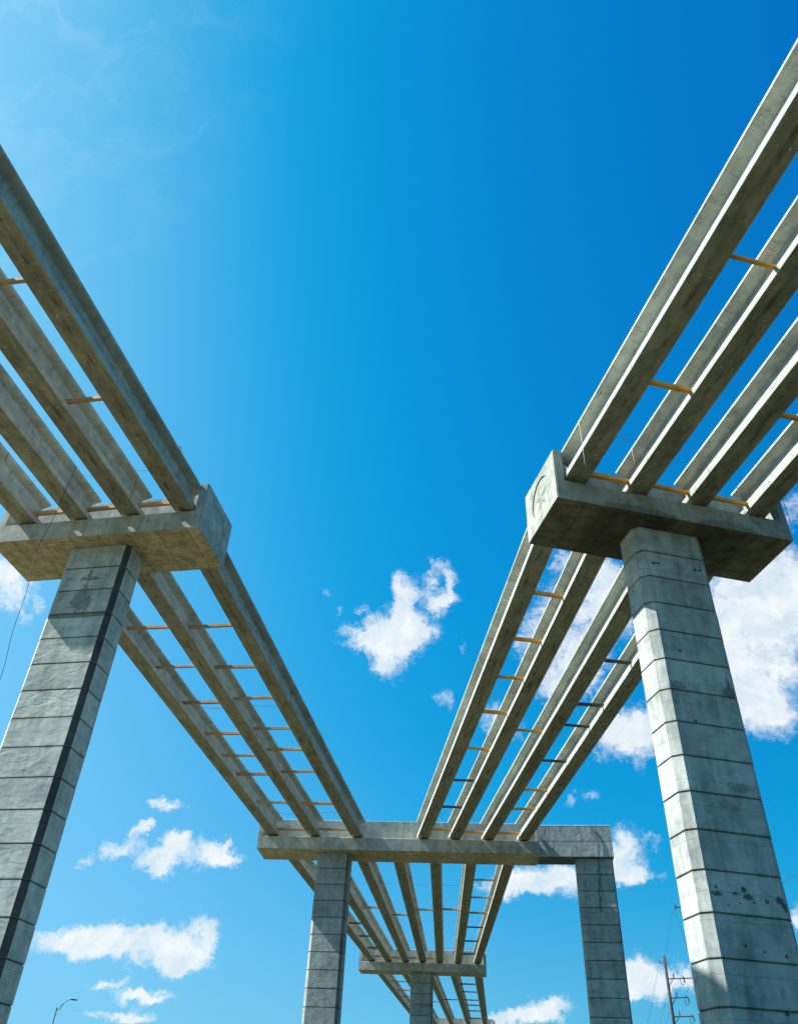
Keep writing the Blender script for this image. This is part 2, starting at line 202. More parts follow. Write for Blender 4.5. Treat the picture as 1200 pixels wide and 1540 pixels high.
        val = nt.m('MULTIPLY', val, nt.m('MULTIPLY_ADD', nt.m('MULTIPLY', arr, nt.ramp(nX, -.4, -.6)), -.5, 1.0))
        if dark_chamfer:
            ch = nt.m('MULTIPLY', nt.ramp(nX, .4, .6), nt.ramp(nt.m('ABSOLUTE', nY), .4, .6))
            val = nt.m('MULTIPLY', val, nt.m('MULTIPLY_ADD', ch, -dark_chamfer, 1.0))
    if seams:
        # form-panel seams: strips of width seams along the cap, one long seam each side of the middle
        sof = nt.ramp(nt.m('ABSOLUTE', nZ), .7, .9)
        xs = nt.m('ABSOLUTE', nt.m('SUBTRACT', nt.m('FRACT', nt.m('DIVIDE', nt.m('ADD', X, .35), seams)), .5))
        s1 = nt.ramp(xs, .012/seams, .02/seams, 1, 0)
        ys = nt.m('ABSOLUTE', nt.m('SUBTRACT', nt.m('ABSOLUTE', nt.m('ADD', Y, .1)), .98))
        s2 = nt.m('MULTIPLY', nt.ramp(ys, .006, .013, 1, 0), sof)
        sm = nt.m('MAXIMUM', s1, nt.m('MULTIPLY', s2, .6))
        wn = nt.node('ShaderNodeTexWhiteNoise', noise_dimensions='1D'); nt.put(wn.inputs['W'], nt.m('FLOOR', nt.m('DIVIDE', nt.m('ADD', X, .35), seams)))
        val = nt.m('MULTIPLY', val, nt.m('MULTIPLY_ADD', wn.outputs['Value'], .16, .92))
        fade = nt.mix(sof, rgba((.35,)*3), rgba((1,)*3))
        val = nt.m('MULTIPLY', val, nt.m('MULTIPLY_ADD', nt.m('MULTIPLY', sm, nt.ramp(sof, 0, 1, .25, 1)), -.6, 1.0))
        height = nt.m('SUBTRACT', height, nt.m('MULTIPLY', sm, .6))
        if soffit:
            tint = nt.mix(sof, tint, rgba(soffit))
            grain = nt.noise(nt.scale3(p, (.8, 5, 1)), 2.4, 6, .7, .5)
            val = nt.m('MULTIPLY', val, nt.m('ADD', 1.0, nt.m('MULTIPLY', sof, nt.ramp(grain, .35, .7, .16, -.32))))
    if spots:
        acc = None
        wob = nt.v('SUBTRACT', nt.noise(co, 6.5, 8, .78, .6, 'Color'), (.5, .5, .5))
        for (sx, sz, rx, rz, k, wamp, side) in spots:
            dx = nt.m('DIVIDE', nt.m('SUBTRACT', nt.m('ADD', X, nt.m('MULTIPLY', nt.sep(wob)[0], wamp)), sx), rx)
            dz = nt.m('DIVIDE', nt.m('SUBTRACT', nt.m('ADD', Z, nt.m('MULTIPLY', nt.sep(wob)[2], wamp)), sz), rz)
            r2 = nt.m('ADD', nt.m('MULTIPLY', dx, dx), nt.m('MULTIPLY', dz, dz))
            f = nt.m('MULTIPLY', nt.ramp(r2, .7, 1.15, k, 0), nt.ramp(nt.m('MULTIPLY', nY, -1.0), .6, .8) if side == 'f' else 1.0)
            acc = f if acc is None else nt.m('MAXIMUM', acc, f)
        val = nt.m('MULTIPLY', val, nt.m('SUBTRACT', 1.0, acc))
    val = nt.m('MAXIMUM', val, .08)
    colr = nt.mix(1.0, tint, nt.comb(val, val, val), 'MULTIPLY')
    nt.put(b.inputs['Base Color'], colr)
    bp = nt.node('ShaderNodeBump'); bp.inputs['Strength'].default_value = .55; bp.inputs['Distance'].default_value = .02
    nt.put(bp.inputs['Height'], height); nt.put(b.inputs['Normal'], bp.outputs[0])
    return m

def simple(name, col, rough=.6, metal=0.0, nscale=6, amp=.25):
    m, nt, b = new_mat(name, rough)
    b.inputs['Metallic'].default_value = metal
    co = nt.node('ShaderNodeTexCoord').outputs['Object']
    f = nt.ramp(nt.noise(co, nscale, 5, .6), .3, .7)
    nt.put(b.inputs['Base Color'], nt.mix(f, rgba(col, 1-amp), rgba(col, 1+amp)))
    return m

def timber(name, c1, c2):
    m, nt, b = new_mat(name, .75)
    co = nt.node('ShaderNodeTexCoord').outputs['Object']
    rnd = nt.node('ShaderNodeObjectInfo').outputs['Random']
    p = nt.v('ADD', co, nt.comb(nt.m('MULTIPLY', rnd, 50.0), nt.m('MULTIPLY', rnd, 9.0), rnd))
    g = nt.noise(nt.scale3(p, (1.2, 30, 30)), 1.0, 5, .6, .6)
    big = nt.noise(p, 1.8, 3)
    kn = nt.ramp(nt.noise(nt.scale3(p, (2.2, 7, 7)), 1.3, 2), .66, .74)
    c = nt.mix(nt.ramp(g, .3, .7), rgba(c1), rgba(c2))
    c = nt.mix(nt.m('MULTIPLY', nt.ramp(big, .35, .7), .5), c, rgba(c1, .6))
    c = nt.mix(nt.m('MULTIPLY', kn, .7), c, rgba(c1, .3))
    c = nt.mix(1.0, c, nt.mix(rnd, (.72, .72, .72, 1), (1.1, 1.1, 1.1, 1)), 'MULTIPLY')
    nt.put(b.inputs['Base Color'], c)
    return m

# girder concretes
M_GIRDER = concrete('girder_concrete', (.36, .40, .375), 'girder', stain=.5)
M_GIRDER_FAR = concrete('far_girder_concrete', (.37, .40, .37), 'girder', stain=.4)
M_CAP = concrete('cap_concrete', (.36, .40, .375), 'column0', seams=1.22, soffit=(.44, .385, .25), stain=.5)  # tan soffit colour stands in for warm light bounced off the ground
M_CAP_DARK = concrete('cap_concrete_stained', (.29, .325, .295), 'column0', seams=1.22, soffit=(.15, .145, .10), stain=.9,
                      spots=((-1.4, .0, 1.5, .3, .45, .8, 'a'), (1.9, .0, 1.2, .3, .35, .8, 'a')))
COL_BASE = (.335, .385, .375)
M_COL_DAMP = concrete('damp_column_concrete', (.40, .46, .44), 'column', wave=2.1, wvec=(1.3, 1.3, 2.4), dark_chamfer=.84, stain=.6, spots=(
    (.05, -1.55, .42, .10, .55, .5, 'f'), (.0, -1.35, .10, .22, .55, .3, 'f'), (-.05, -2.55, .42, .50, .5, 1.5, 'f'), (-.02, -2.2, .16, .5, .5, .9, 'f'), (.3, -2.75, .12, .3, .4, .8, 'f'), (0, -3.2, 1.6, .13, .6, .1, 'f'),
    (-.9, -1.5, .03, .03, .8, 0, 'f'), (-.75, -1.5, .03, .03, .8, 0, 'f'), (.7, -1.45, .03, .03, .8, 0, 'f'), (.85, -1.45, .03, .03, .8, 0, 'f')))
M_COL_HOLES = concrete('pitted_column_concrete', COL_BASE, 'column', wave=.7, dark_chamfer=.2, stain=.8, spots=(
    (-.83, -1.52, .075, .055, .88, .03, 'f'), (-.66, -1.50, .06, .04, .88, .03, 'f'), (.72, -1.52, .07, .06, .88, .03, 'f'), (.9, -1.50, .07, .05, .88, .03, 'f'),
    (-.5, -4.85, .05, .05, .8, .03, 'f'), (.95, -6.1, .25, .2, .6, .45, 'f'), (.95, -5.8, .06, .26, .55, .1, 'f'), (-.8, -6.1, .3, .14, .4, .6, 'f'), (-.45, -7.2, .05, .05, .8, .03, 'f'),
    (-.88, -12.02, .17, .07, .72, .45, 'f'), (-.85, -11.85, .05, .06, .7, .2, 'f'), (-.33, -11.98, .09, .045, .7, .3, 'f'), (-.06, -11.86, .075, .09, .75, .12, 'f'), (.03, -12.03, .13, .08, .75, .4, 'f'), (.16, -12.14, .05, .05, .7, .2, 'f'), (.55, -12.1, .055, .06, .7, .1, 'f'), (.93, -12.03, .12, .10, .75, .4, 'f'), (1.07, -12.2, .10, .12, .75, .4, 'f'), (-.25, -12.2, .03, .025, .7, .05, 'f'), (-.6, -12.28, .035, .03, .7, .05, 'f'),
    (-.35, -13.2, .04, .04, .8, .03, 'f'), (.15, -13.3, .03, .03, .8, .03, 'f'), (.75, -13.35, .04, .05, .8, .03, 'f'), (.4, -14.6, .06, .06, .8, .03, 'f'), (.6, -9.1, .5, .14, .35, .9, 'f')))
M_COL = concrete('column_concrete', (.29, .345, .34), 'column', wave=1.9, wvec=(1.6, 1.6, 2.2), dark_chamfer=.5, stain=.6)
M_TIMBER = timber('new_timber', (.70, .30, .035), (.85, .46, .08))
M_TIMBER_BROWN = timber('brown_timber', (.38, .21, .09), (.56, .35, .17))
M_TIMBER_DARK = timber('weathered_timber', (.055, .045, .038), (.11, .09, .075))
M_PAD = simple('neoprene', (.03, .03, .03), .8)
M_CABLE = simple('cable_steel', (.10, .11, .12), .5, .3)
M_CORD = simple('black_cord', (.025, .03, .04), .6)
M_CORD_PALE = simple('pale_cord', (.45, .44, .40), .7)
M_STEEL = simple('galvanised_steel', (.14, .15, .16), .55, .4)
M_POLE = simple('pole_wood', (.035, .028, .024), .9, 0, 3, .4)
M_INSUL = simple('insulator_glaze', (.10, .09, .09), .3)
M_GLASS = simple('lamp_lens', (.5, .5, .48), .2)

# ------------------------------------------------------------------ ground
def ground_material():
    m, nt, b = new_mat('dirt_and_grass', .95)
    co = nt.node('ShaderNodeTexCoord').outputs['Object']
    X, Y, Z = nt.sep(co)
    big = nt.noise(co, .03, 5, .6); fin = nt.noise(co, 1.2, 6, .65)
    dirt = nt.mix(fin, (.09, .083, .047, 1), (.135, .125, .073, 1))
    grass = nt.mix(fin, (.02, .027, .012, 1), (.042, .05, .022, 1))
    # unseen ground: dirt left, darker grass right and far, split to shape the bounce
    f = nt.ramp(nt.m('ADD', X, nt.m('MULTIPLY_ADD', big, 14.0, -7.0)), -6.0, -1.5)
    far = nt.ramp(Y, 45, 65)
    f = nt.m('MAXIMUM', nt.m('MULTIPLY', f, .92), nt.m('MULTIPLY', far, .85))
    nt.put(b.inputs['Base Color'], nt.mix(f, dirt, grass))
    bp = nt.node('ShaderNodeBump'); bp.inputs['Distance'].default_value = .08
    nt.put(bp.inputs['Height'], fin); nt.put(b.inputs['Normal'], bp.outputs[0])
    return m
bm = bmesh.new()
bmesh.ops.create_grid(bm, x_segments=8, y_segments=8, size=4000)
g = link('ground', bm, ground_material()); tag(g, kind='structure')

# ------------------------------------------------------------------ piers
def rect_prof(hw, z0, z1, c=.02):
    return [(-hw+c, z0), (hw-c, z0), (hw, z0+c), (hw, z1-c), (hw-c, z1), (-hw+c, z1), (-hw, z1-c), (-hw, z0+c)]

def tee_prof(hw, lh, sw, sh, c=.02):
    return [(-hw+c, 0), (hw-c, 0), (hw, c), (hw, lh-c), (hw-c, lh), (sw, lh), (sw, sh-c), (sw-c, sh), (-sw+c, sh), (-sw, sh-c), (-sw, lh), (-hw+c, lh), (-hw, lh-c), (-hw, c)]

def column_mesh(hw, hd, c, H, c2=None):
    """stacked pours with a recessed joint every 1.04 m; z = 0 at the underside of the cap"""
    bm = bmesh.new()
    def ring(z, ins, ox=0, oy=0):
        w, d, k = hw-ins, hd-ins, c
        pr = [(-w+k, -d), (w-k, -d), (w, -d+k), (w, d-k), (w-k, d), (-w+k, d), (-w, d-k), (-w, -d+k)]
        return [bm.verts.new((x+ox, y+oy, z)) for x, y in pr]
    zs = []
    z = 0.0; first = True
    ox = oy = 0
    zs.append((0.0, 0, 0, 0))
    while z - 1.04 > -H:
        z -= 1.04
        zs.append((z+.026, 0, ox, oy)); zs.append((z+.016, .03, ox, oy)); zs.append((z-.018, .03, ox, oy))
        ox, oy = random.uniform(-.005, .005), random.uniform(-.005, .005)
        zs.append((z-.028, random.uniform(-.004, .003), ox, oy))
    zs.append((-H, 0, ox, oy))
    prev = None
    for (zz, ins, a, b_) in zs:
        r = ring(zz, ins, a, b_)
        if prev:
            for i in range(8): bm.faces.new((prev[i], prev[(i+1) % 8], r[(i+1) % 8], r[i]))
        prev = r
    return bm

def star_emblem(parent, side, x, z, mat):
    """five-pointed faceted star in a round recess on the end of a cap"""
    bm = bmesh.new()
    ro, ri, h = .60, .235, .075
    def P(y, zz, o): return (x + side*o, y, z + zz)
    c0 = bm.verts.new(P(0, 0, h))
    rim = []
    for i in range(10):
        r = ro if i % 2 == 0 else ri
        a = math.pi/2 + i*math.pi/5
        rim.append(bm.verts.new(P(math.cos(a)*r, math.sin(a)*r, .004)))
    for i in range(10): bm.faces.new((c0, rim[i], rim[(i+1) % 10]))
    o = link('star_emblem', bm, mat, parent)
    return o

def cap_mesh(l, r, hw, lh, sw, sh, eh, et, star_side=0, right_ear=True):
    bm = bmesh.new()
    a, b = l+et, (r-et if right_ear else r)
    prism(bm, tee_prof(hw, lh, sw, sh), a, b, 'x', (False, not right_ear))
    prism(bm, rect_prof(hw, 0, eh), l, a, 'x')
    if right_ear: prism(bm, rect_prof(hw, 0, eh), b, r, 'x')
    if star_side:
        # raised face slab with a round opening that frames the star
        x0 = l if star_side < 0 else r
        cz = eh*.5; rad = .80; t = .04
        n = 64
        angs = sorted([2*math.pi*k/n for k in range(n)] + [math.atan2(q*(eh/2-.02), p_*(hw-.02)) % (2*math.pi) for q in (-1, 1) for p_ in (-1, 1)])
        rings = []
        for o_ in (0.002, t):
            inn, out = [], []
            for q in angs:
                cy, sy = math.cos(q), math.sin(q)
                k = min((hw-.02)/abs(cy) if abs(cy) > 1e-6 else 1e9, (eh/2-.02)/abs(sy) if abs(sy) > 1e-6 else 1e9)
                inn.append(bm.verts.new((x0+star_side*o_, cy*rad, cz+sy*rad))); out.append(bm.verts.new((x0+star_side*o_, cy*k, cz+sy*k)))
            rings.append((inn, out))
        N = len(angs)
        (i0, o0), (i1, o1) = rings
        for k in range(N):
            j = (k+1) % N
            bm.faces.new((i1[k], i1[j], o1[j], o1[k])); bm.faces.new((i0[k], i1[k], i1[j], i0[j])); bm.faces.new((o0[k], o0[j], o1[j], o1[k]))
    return bm

PIERS = {}
def pier(key, label, cols, capmat, colmats, star=0, dims=('bw', 'lh', 'eh', 'sth'), right_ear=True, l=None, r=None):
    H = FIT[key+'z'] + EYE
    e = empty('bridge_pier', (FIT[key+'x'], FIT[key+'y'], 0), R(FIT[key+'psi']))
    tag(e, label, 'bridge pier', 'concrete piers of the unfinished flyovers')
    hw, lh, eh, sh = FIT[dims[0]]/2, FIT[dims[1]], FIT[dims[2]], FIT[dims[3]]
    cap = link('pier_cap', cap_mesh(l, r, hw, lh, FIT['stw']/2, sh, eh, FIT['et']+.03, star, right_ear), capmat, e)
    cap.location = (0, 0, H)
    if star:
        star_emblem(cap, star, l if star < 0 else r, eh*.5, capmat)
    for (cx, w, d, c), mt in zip(cols, colmats):
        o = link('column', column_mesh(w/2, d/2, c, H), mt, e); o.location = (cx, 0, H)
        if key == 'C': o.rotation_euler = (0, 0, R(-4))          # shafts turned off square to their cap so sun catches their fronts
    PIERS[key] = (e, H, hw, lh)
    return e, cap

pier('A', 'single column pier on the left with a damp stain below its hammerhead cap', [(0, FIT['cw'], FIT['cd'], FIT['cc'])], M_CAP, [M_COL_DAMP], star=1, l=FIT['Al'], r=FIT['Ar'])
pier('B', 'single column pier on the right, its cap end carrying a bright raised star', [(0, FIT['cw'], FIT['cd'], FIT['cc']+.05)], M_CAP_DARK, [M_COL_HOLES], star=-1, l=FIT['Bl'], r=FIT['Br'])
ec, capc = pier('C', 'two column pier in the middle distance with one long straddling cap', [(FIT['cCs'], FIT['cwC'], FIT['cd'], .19), (FIT['cEs'], FIT['cwR'], FIT['cd'], .10)], M_CAP, [M_COL, M_COL],
               dims=('bwC', 'lhC', 'ehC', 'sthC'), right_ear=False, l=FIT['Cl'], r=FIT['Cr'])
pier('D', 'smaller looking far pier under seven girders, one column at its middle', [(0, FIT['cwD'], FIT['cd'], .19)], M_CAP, [M_COL], dims=('bwD', 'lhD', 'ehD', 'sthD'), l=FIT['Dl'], r=FIT['Dr'])
pier('E', 'farthest pier, only its cap top and rounded end showing at the bottom edge', [(0, FIT['cwD'], FIT['cd'], .19)], M_CAP, [M_COL], dims=('bwD', 'lhD', 'ehD', 'sthD'), l=-5.7, r=FIT['Er'])
# plain full-depth block of the straddling cap over its right column
bm = bmesh.new()
hb = .95
bc = (FIT['Cr']+FIT['cEs']+FIT['cwR']/2)/2; bl_ = FIT['cEs']+FIT['cwR']/2-FIT['Cr']
prism(bm, rect_prof(hb, 0.003, FIT['rh'], .03), -bl_/2-.03, bl_/2+.06, 'x')
blk = link('cap_block', bm, concrete('wavy_cap_concrete', (.35, .40, .385), 'column', wave=2.2, stain=.4), ec); blk.location = (bc, .04, PIERS['C'][1]); blk.rotation_euler = (0, 0, R(-3.5))  # block turned off its cap line to bring sun onto its front

# ------------------------------------------------------------------ girders
W, DEP, TF, BFH = .8128, FIT['dep'], FIT['tf'], .235
def girder_prof():
    b, w, t, c = W/2, .095, TF/2, .018
    h = [(b-c, 0), (b, c), (b, BFH), (w+.03, BFH+.13), (w, BFH+.17), (w, DEP-.22), (w+.03, DEP-.18), (t-.02, DEP-.105), (t, DEP-.09), (t, DEP)]
    return h + [(-y, z) for y, z in h[::-1]]
SPAN_TEXT = {'A0': 'near left', 'B0': 'near right', 'A1': 'mid left', 'B1': 'mid right', 'C1': 'far', 'D1': 'farthest'}
SPAN_PLACE = {'A0': 'passing overhead to the left pier', 'B0': 'passing overhead to the right pier', 'A1': 'from left pier to straddling pier',
              'B1': 'from right pier to straddling pier', 'C1': 'of seven under the straddling cap', 'D1': 'beyond the far single column pier'}
COUNT = {k: len(v) for k, v in GIRDER_LINES.items()}
def side_word(sp, k):
    n = COUNT[sp]
    fromright = sp in ('A0', 'A1')
    i = k if not fromright else n-1-k           # index from the left
    if i == 0: return 'leftmost'
    if i == n-1: return 'rightmost'
    return ORD[i] + ' from left'
GIRDERS = {}
for sp, lines in GIRDER_LINES.items():
    for k, (a, b) in enumerate(lines):
        a = Vector(a); b = Vector(b); a.z += EYE; b.z += EYE
        d = b - a; L = d.length
        bm = bmesh.new()
        prism(bm, girder_prof(), -.44, L+(.44 if sp[1] == '1' else 0), 'x')
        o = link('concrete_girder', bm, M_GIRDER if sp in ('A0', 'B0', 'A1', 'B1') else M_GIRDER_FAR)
        o.location = a
        yaw = math.atan2(d.y, d.x); pit = -math.atan2(d.z, math.hypot(d.x, d.y))
        o.rotation_euler = (0, pit, yaw)
        tag(o, f'{side_word(sp, k)} concrete I-girder of the {SPAN_TEXT[sp]} span, {SPAN_PLACE[sp]}', 'girder', 'precast girders resting on the pier caps')
        if sp == 'A0' and k == 0:
            lb = bmesh.new(); tube(lb, [(2.0+.13*math.cos(q), .40, DEP-.02+.24*math.sin(q)) for q in [math.pi*j/10 for j in range(11)]], .016, 6)
            link('lifting_loop', lb, M_CABLE, o)
        GIRDERS[sp, k] = (a, b, d/L, L, yaw)
# neoprene pads under the girder ends, parts of the piers
def pad(key, pos):
    e, H, hw, lh = PIERS[key]
    inv = Matrix.Rotation(-R(FIT[key+'psi']), 3, 'Z')
    q = inv @ (pos - Vector((FIT[key+'x'], FIT[key+'y'], 0)))
    top = pos.z; z0 = H + lh
    bm = bmesh.new(); box(bm, (0, 0, 0), (.5, .22, max(.02, top - z0 - .002)), .005)
    o = link('bearing_pad', bm, M_PAD, e); o.location = (q.x, q.y, (top+z0)/2)
for (sp, k), (a, b, d, L, yaw) in GIRDERS.items():
    pad(sp[0], a - d*.30)
    nxt = {'A1': 'C', 'B1': 'C', 'C1': 'D', 'D1': 'E'}.get(sp)
    if nxt: pad(nxt, b + d*.30)

# ------------------------------------------------------------------ timber struts between the girders
DARK = {('B1', 0): (5, 6), ('B1', 2): (0, 1, 2, 3), ('C1', 0): (0, 1, 2), ('C1', 5): (3, 4, 5), ('D1', 3): (0, 1, 2, 3, 4, 5), ('D1', 2): (0,)}
BROWN = ('A0', 'A1', 'C1', 'D1')
count = {}
strut_mesh = {}
merged = {}
for sp, k, us in STRUTS: merged.setdefault((sp, k), []).extend(us)
for (sp, k), us in merged.items():
    us.sort()
    a1, b1, d1, L1, y1 = GIRDERS[sp, k]; a2, b2, d2, L2, y2 = GIRDERS[sp, k+1]
    for u in us:
        u = max(u, .12)
        i = count.get((sp, k), 0); count[sp, k] = i+1
        up = .30
        pt = a1 + d1*min(u, L1-.1); qt = a2 + d2*min(u*L2/L1, L2-.1)
        x = (qt - pt); Lx = x.length
        dark = i in DARK.get((sp, k), ())
        mat = M_TIMBER_DARK if dark else (M_TIMBER_BROWN if sp in BROWN else M_TIMBER)
        s = random.uniform(.10, .145)
        bm = bmesh.new(); box(bm, (0, 0, 0), (Lx-.22-random.uniform(0, .05), s, s+.02), .006)
        o = link('timber_strut', bm, mat)
        o.location = (pt+qt)/2 + Vector((0, 0, up+random.uniform(-.02, .03)))
        o.rotation_euler = (random.uniform(-.05, .05), -math.asin(x.z/Lx)+random.uniform(-.012, .012), math.atan2(x.y, x.x)+random.uniform(-.025, .025))
        hue = 'dark' if dark else ('brown' if sp in BROWN else 'yellow-orange')
        pr = {'A': 'left', 'B': 'right', 'C': 'straddling', 'D': 'far'}[sp[0]]
        w = sorted((k, k+1), key=lambda q: -q if sp in ('A0', 'A1') else q)
        w = [side_word(sp, q).replace(' from left', '') for q in w]
        if sp[0] == 'B':
            bk = bmesh.new(); box(bk, (0, 0, 0), (.05, s*1.15, s+.10), .004)
            e_ = link('end_bracket', bk, M_STEEL, o); e_.location = ((Lx-.22)/2+.02, 0, -.05)
        tag(o, f'{hue} strut {ORD[i]} from {pr} pier, between {w[0]} and {w[1]} girders of {SPAN_TEXT[sp]} span', 'timber strut', 'timber struts wedged between girders')

# ------------------------------------------------------------------ tie cables strung over the girder webs of a span
def tie(sp, u, label):
    pts = []
    n = COUNT[sp]
    for k in range(n):
        a, b, d, L, yaw = GIRDERS[sp, k]
        pts.append(a + d*min(u, L-.3) + Vector((0, 0, DEP+.012)))
    full = []
    for p, q in zip(pts, pts[1:]):
        for s in range(6):
            t = s/6; v = p.lerp(q, t); v.z -= .10*4*t*(1-t) if 1/6 < t < 5/6 else 0; full.append(v)
    full.append(pts[-1])
    bm = bmesh.new(); tube(bm, full, .011, 5)
    tag(link('tie_cable', bm, M_CABLE), label, 'cable', 'thin tie cables across the girder tops')
tie('A0', 1.2, 'thin cable across the girder tops just before the left pier cap')
tie('B0', 1.3, 'thin cable across the girder tops just before the right pier cap')
tie('A1', 15.2, 'thin cable across the girder tops at mid span of the left middle span')
tie('A1', 30.4, 'thin cable across the left three girder tops at the straddling cap')
tie('B1', 15.2, 'thin cable across the girder tops at mid span of the right middle span')
tie('B1', 33.0, 'thin cable across the right four girder tops at the straddling cap')
tie('C1', 14.0, 'thin cable across the seven girder tops in the far span')
tie('C1', 40.0, 'thin cable across the seven girder tops at the far single column pier')
tie('D1', 20.0, 'thin cable across the girder tops of the farthest span')

# ------------------------------------------------------------------ loose cords hanging from the girder flanges
def cord(top, length, mat, label, wig=.05, r=.012, knot=True, tail=()):
    rnd = random.Random(label)
    n = max(4, int(length/.5))
    ph = rnd.uniform(0, 6)
    pts = []
    for i in range(n+1):
        t = i/n
        s = t*length
        k = min(1.0, t*3)
        pts.append(Vector(top) + Vector((math.sin(s*.55+ph)-math.sin(ph) + .3*math.sin(s*1.9+ph), .4*math.sin(s*.8), 0))*wig*k*max(1.0, length*.18) - Vector((0, 0, s)))
    for q in tail: pts.append(pts[-1] + Vector(q))
    bm = bmesh.new(); tube(bm, pts, r, 6)
    if knot:
        bmesh.ops.create_icosphere(bm, subdivisions=2, radius=r*2.4, matrix=Matrix.Translation(pts[-1]))
    tag(link('hanging_cord', bm, mat, None, True), label, 'cord', 'loose cords hanging from the girders')
cord((-12.772, 23.875, 22.405), 9.6, M_CORD, 'long dark cord dangling past the left pier cap into open sky', .10, .010)
cord((-10.406, 24.215, 22.406), 1.38, M_CORD, 'short dark cord on the third girder of the near left span', .03, .01, False)
cord((-15.218, 23.265, 22.404), .4, M_CORD, 'stub of dark cord on the leftmost girder at the left edge', .02, .012, False)
cord((5.979, 19.243, 21.559), 2.11, M_CORD_PALE, 'pale cord hanging off the leftmost girder above the star cap', .03, .009, False)
cord((8.095, 20.409, 21.55), .75, M_CORD_PALE, 'short pale cord on the second girder of the near right span', .02, .008, False)
cord((12.469, 22.218, 21.539), 1.75, M_CORD, 'dark cord with a curled end lying over the right pier cap', .03, .011, False, ((.08, -.02, .09), (.12, 0, .04), (.12, 0, -.04), (.09, 0, -.10)))
cord((13.595, 21.439, 21.551), 2.18, M_CORD, 'thin dark knotted cord hanging off the rightmost girder against cloud', .05, .009)

# ------------------------------------------------------------------ street lamp far off at the lower left
bx, by = -29.44, 87.84
lp = empty('street_lamp', (bx, by, 0)); tag(lp, 'grey street lamp with one curved arm at the lower left', 'street lamp')
bm = bmesh.new(); tube(bm, [(0, 0, 0), (0, 0, 5.5), (0, 0, 11.3)], 0.085, 10, .05); box(bm, (0, 0, .15), (.45, .45, .3), .03)
link('pole', bm, M_STEEL, lp, False)
ax = Vector((1.08, .35, 0)).normalized()
bm = bmesh.new()
tube(bm, [(0, 0, 10.9)]+[tuple(ax*(s*.72)+Vector((0, 0, z))) for s, z in ((.12, 11.15), (.45, 11.5), (.8, 11.78), (1.15, 11.97), (1.5, 12.04))], .034, 8)
tube(bm, [(0, 0, 10.55), tuple(ax*.22+Vector((0, 0, 10.95))), tuple(ax*.55+Vector((0, 0, 11.75)))], .022, 6)
link('arm', bm, M_STEEL, lp)
bm = bmesh.new()
hv = box(bm, (0, 0, 0), (.62, .24, .12), .035)
for v in hv:
    if v.co.x > .1: v.co.z -= .015; v.co.y *= .7
h = link('lamp_head', bm, M_STEEL, lp); h.location = tuple(ax*1.32+Vector((0, 0, 12.05))); h.rotation_euler = (0, 0, math.atan2(ax.y, ax.x))
bm = bmesh.new(); box(bm, (.02, 0, -.065), (.36, .16, .03), .01)
link('lens', bm, M_GLASS, h)

# ------------------------------------------------------------------ timber utility pole with line-post insulators at the lower right, and the taller pole behind the column
def wire(a, b, sag, label, r=.014):
    a, b = Vector(a), Vector(b)
    pts = []
    for i in range(25):
        t = i/24; v = a.lerp(b, t); v.z -= sag*4*t*(1-t); pts.append(v)
    bm = bmesh.new(); tube(bm, pts, r, 5)
    tag(link('power_line', bm, M_CORD), label, 'power line', 'overhead lines strung from the utility poles')
ux, uy = 28.09, 87.79
up_ = empty('utility_pole', (ux, uy, 0)); tag(up_, 'thin dark wooden utility pole with three insulator arms at the lower right', 'utility pole')
bm = bmesh.new(); tube(bm, [(0, 0, 0), (.02, 0, 6), (-.02, 0, 12), (0, 0, 18.05)], .17, 10, .13); link('pole', bm, M_POLE, up_, True)
adir = Vector((.95, -.31, 0)).normalized()
for z, ln in ((16.1, 2.3), (14.5, 1.55), (12.97, 1.75)):
    bm = bmesh.new(); tube(bm, [tuple(adir*.12+Vector((0, 0, z))), tuple(adir*ln+Vector((0, 0, z+.06)))], .05, 6); tube(bm, [tuple(Vector((0, 0, z-.5))+adir*.15), tuple(adir*.55+Vector((0, 0, z)))], .03, 6)
    arm = link('cross_arm', bm, M_POLE, up_)
    bm = bmesh.new()
    q = adir*.62
    for j in range(4): tube(bm, [tuple(q+Vector((0, 0, z+.06+j*.11))), tuple(q+Vector((0, 0, z+.13+j*.11)))], .065 if j < 3 else .04, 10)
    tube(bm, [tuple(q+Vector((0, 0, z))), tuple(q+Vector((0, 0, z+.5)))], .04, 8)
    link('insulator', bm, M_INSUL, arm)
    bm = bmesh.new()
    c = adir*(ln-.35 if z > 15 else ln-.1) + Vector((0, 0, z-.2))
    if z > 15: c = adir*1.35+Vector((0, 0, z-.12))
    tube(bm, [tuple(c+adir*(.16*math.sin(a))+Vector((0, 0, .38*math.cos(a)))) for a in [k*math.pi*1.75/14-.3 for k in range(15)]], .036, 8)
    tube(bm, [tuple(c+adir*.18+Vector((0, 0, .3))), tuple(c+adir*.26+Vector((0, 0, -.22)))], .036, 8)
    link('cutout_fuse', bm, M_INSUL, arm)
bm = bmesh.new(); tube(bm, [(0, 0, 17.45), tuple(adir*-.5+Vector((0, 0, 17.5)))], .035, 6); tube(bm, [tuple(adir*-.45+Vector((0, 0, 17.5))), tuple(adir*-.45+Vector((0, 0, 17.75)))], .03, 6)
tube(bm, [tuple(adir*.1+Vector((0, 0, 17.3))), tuple(adir*.4+Vector((0, 0, 17.7))), tuple(adir*.45+Vector((0, 0, 17.3)))], .018, 5)
link('bracket', bm, M_POLE, up_)
tx, ty = 32.16, 86.35
tp = empty('utility_pole', (tx, ty, 0)); tag(tp, 'taller utility pole mostly hidden behind the right column, its arm tip showing', 'utility pole')
bm = bmesh.new(); tube(bm, [(0, 0, 0), (0, 0, 12), (0, 0, 24)], .24, 10, .16); link('pole', bm, M_POLE, tp, True)
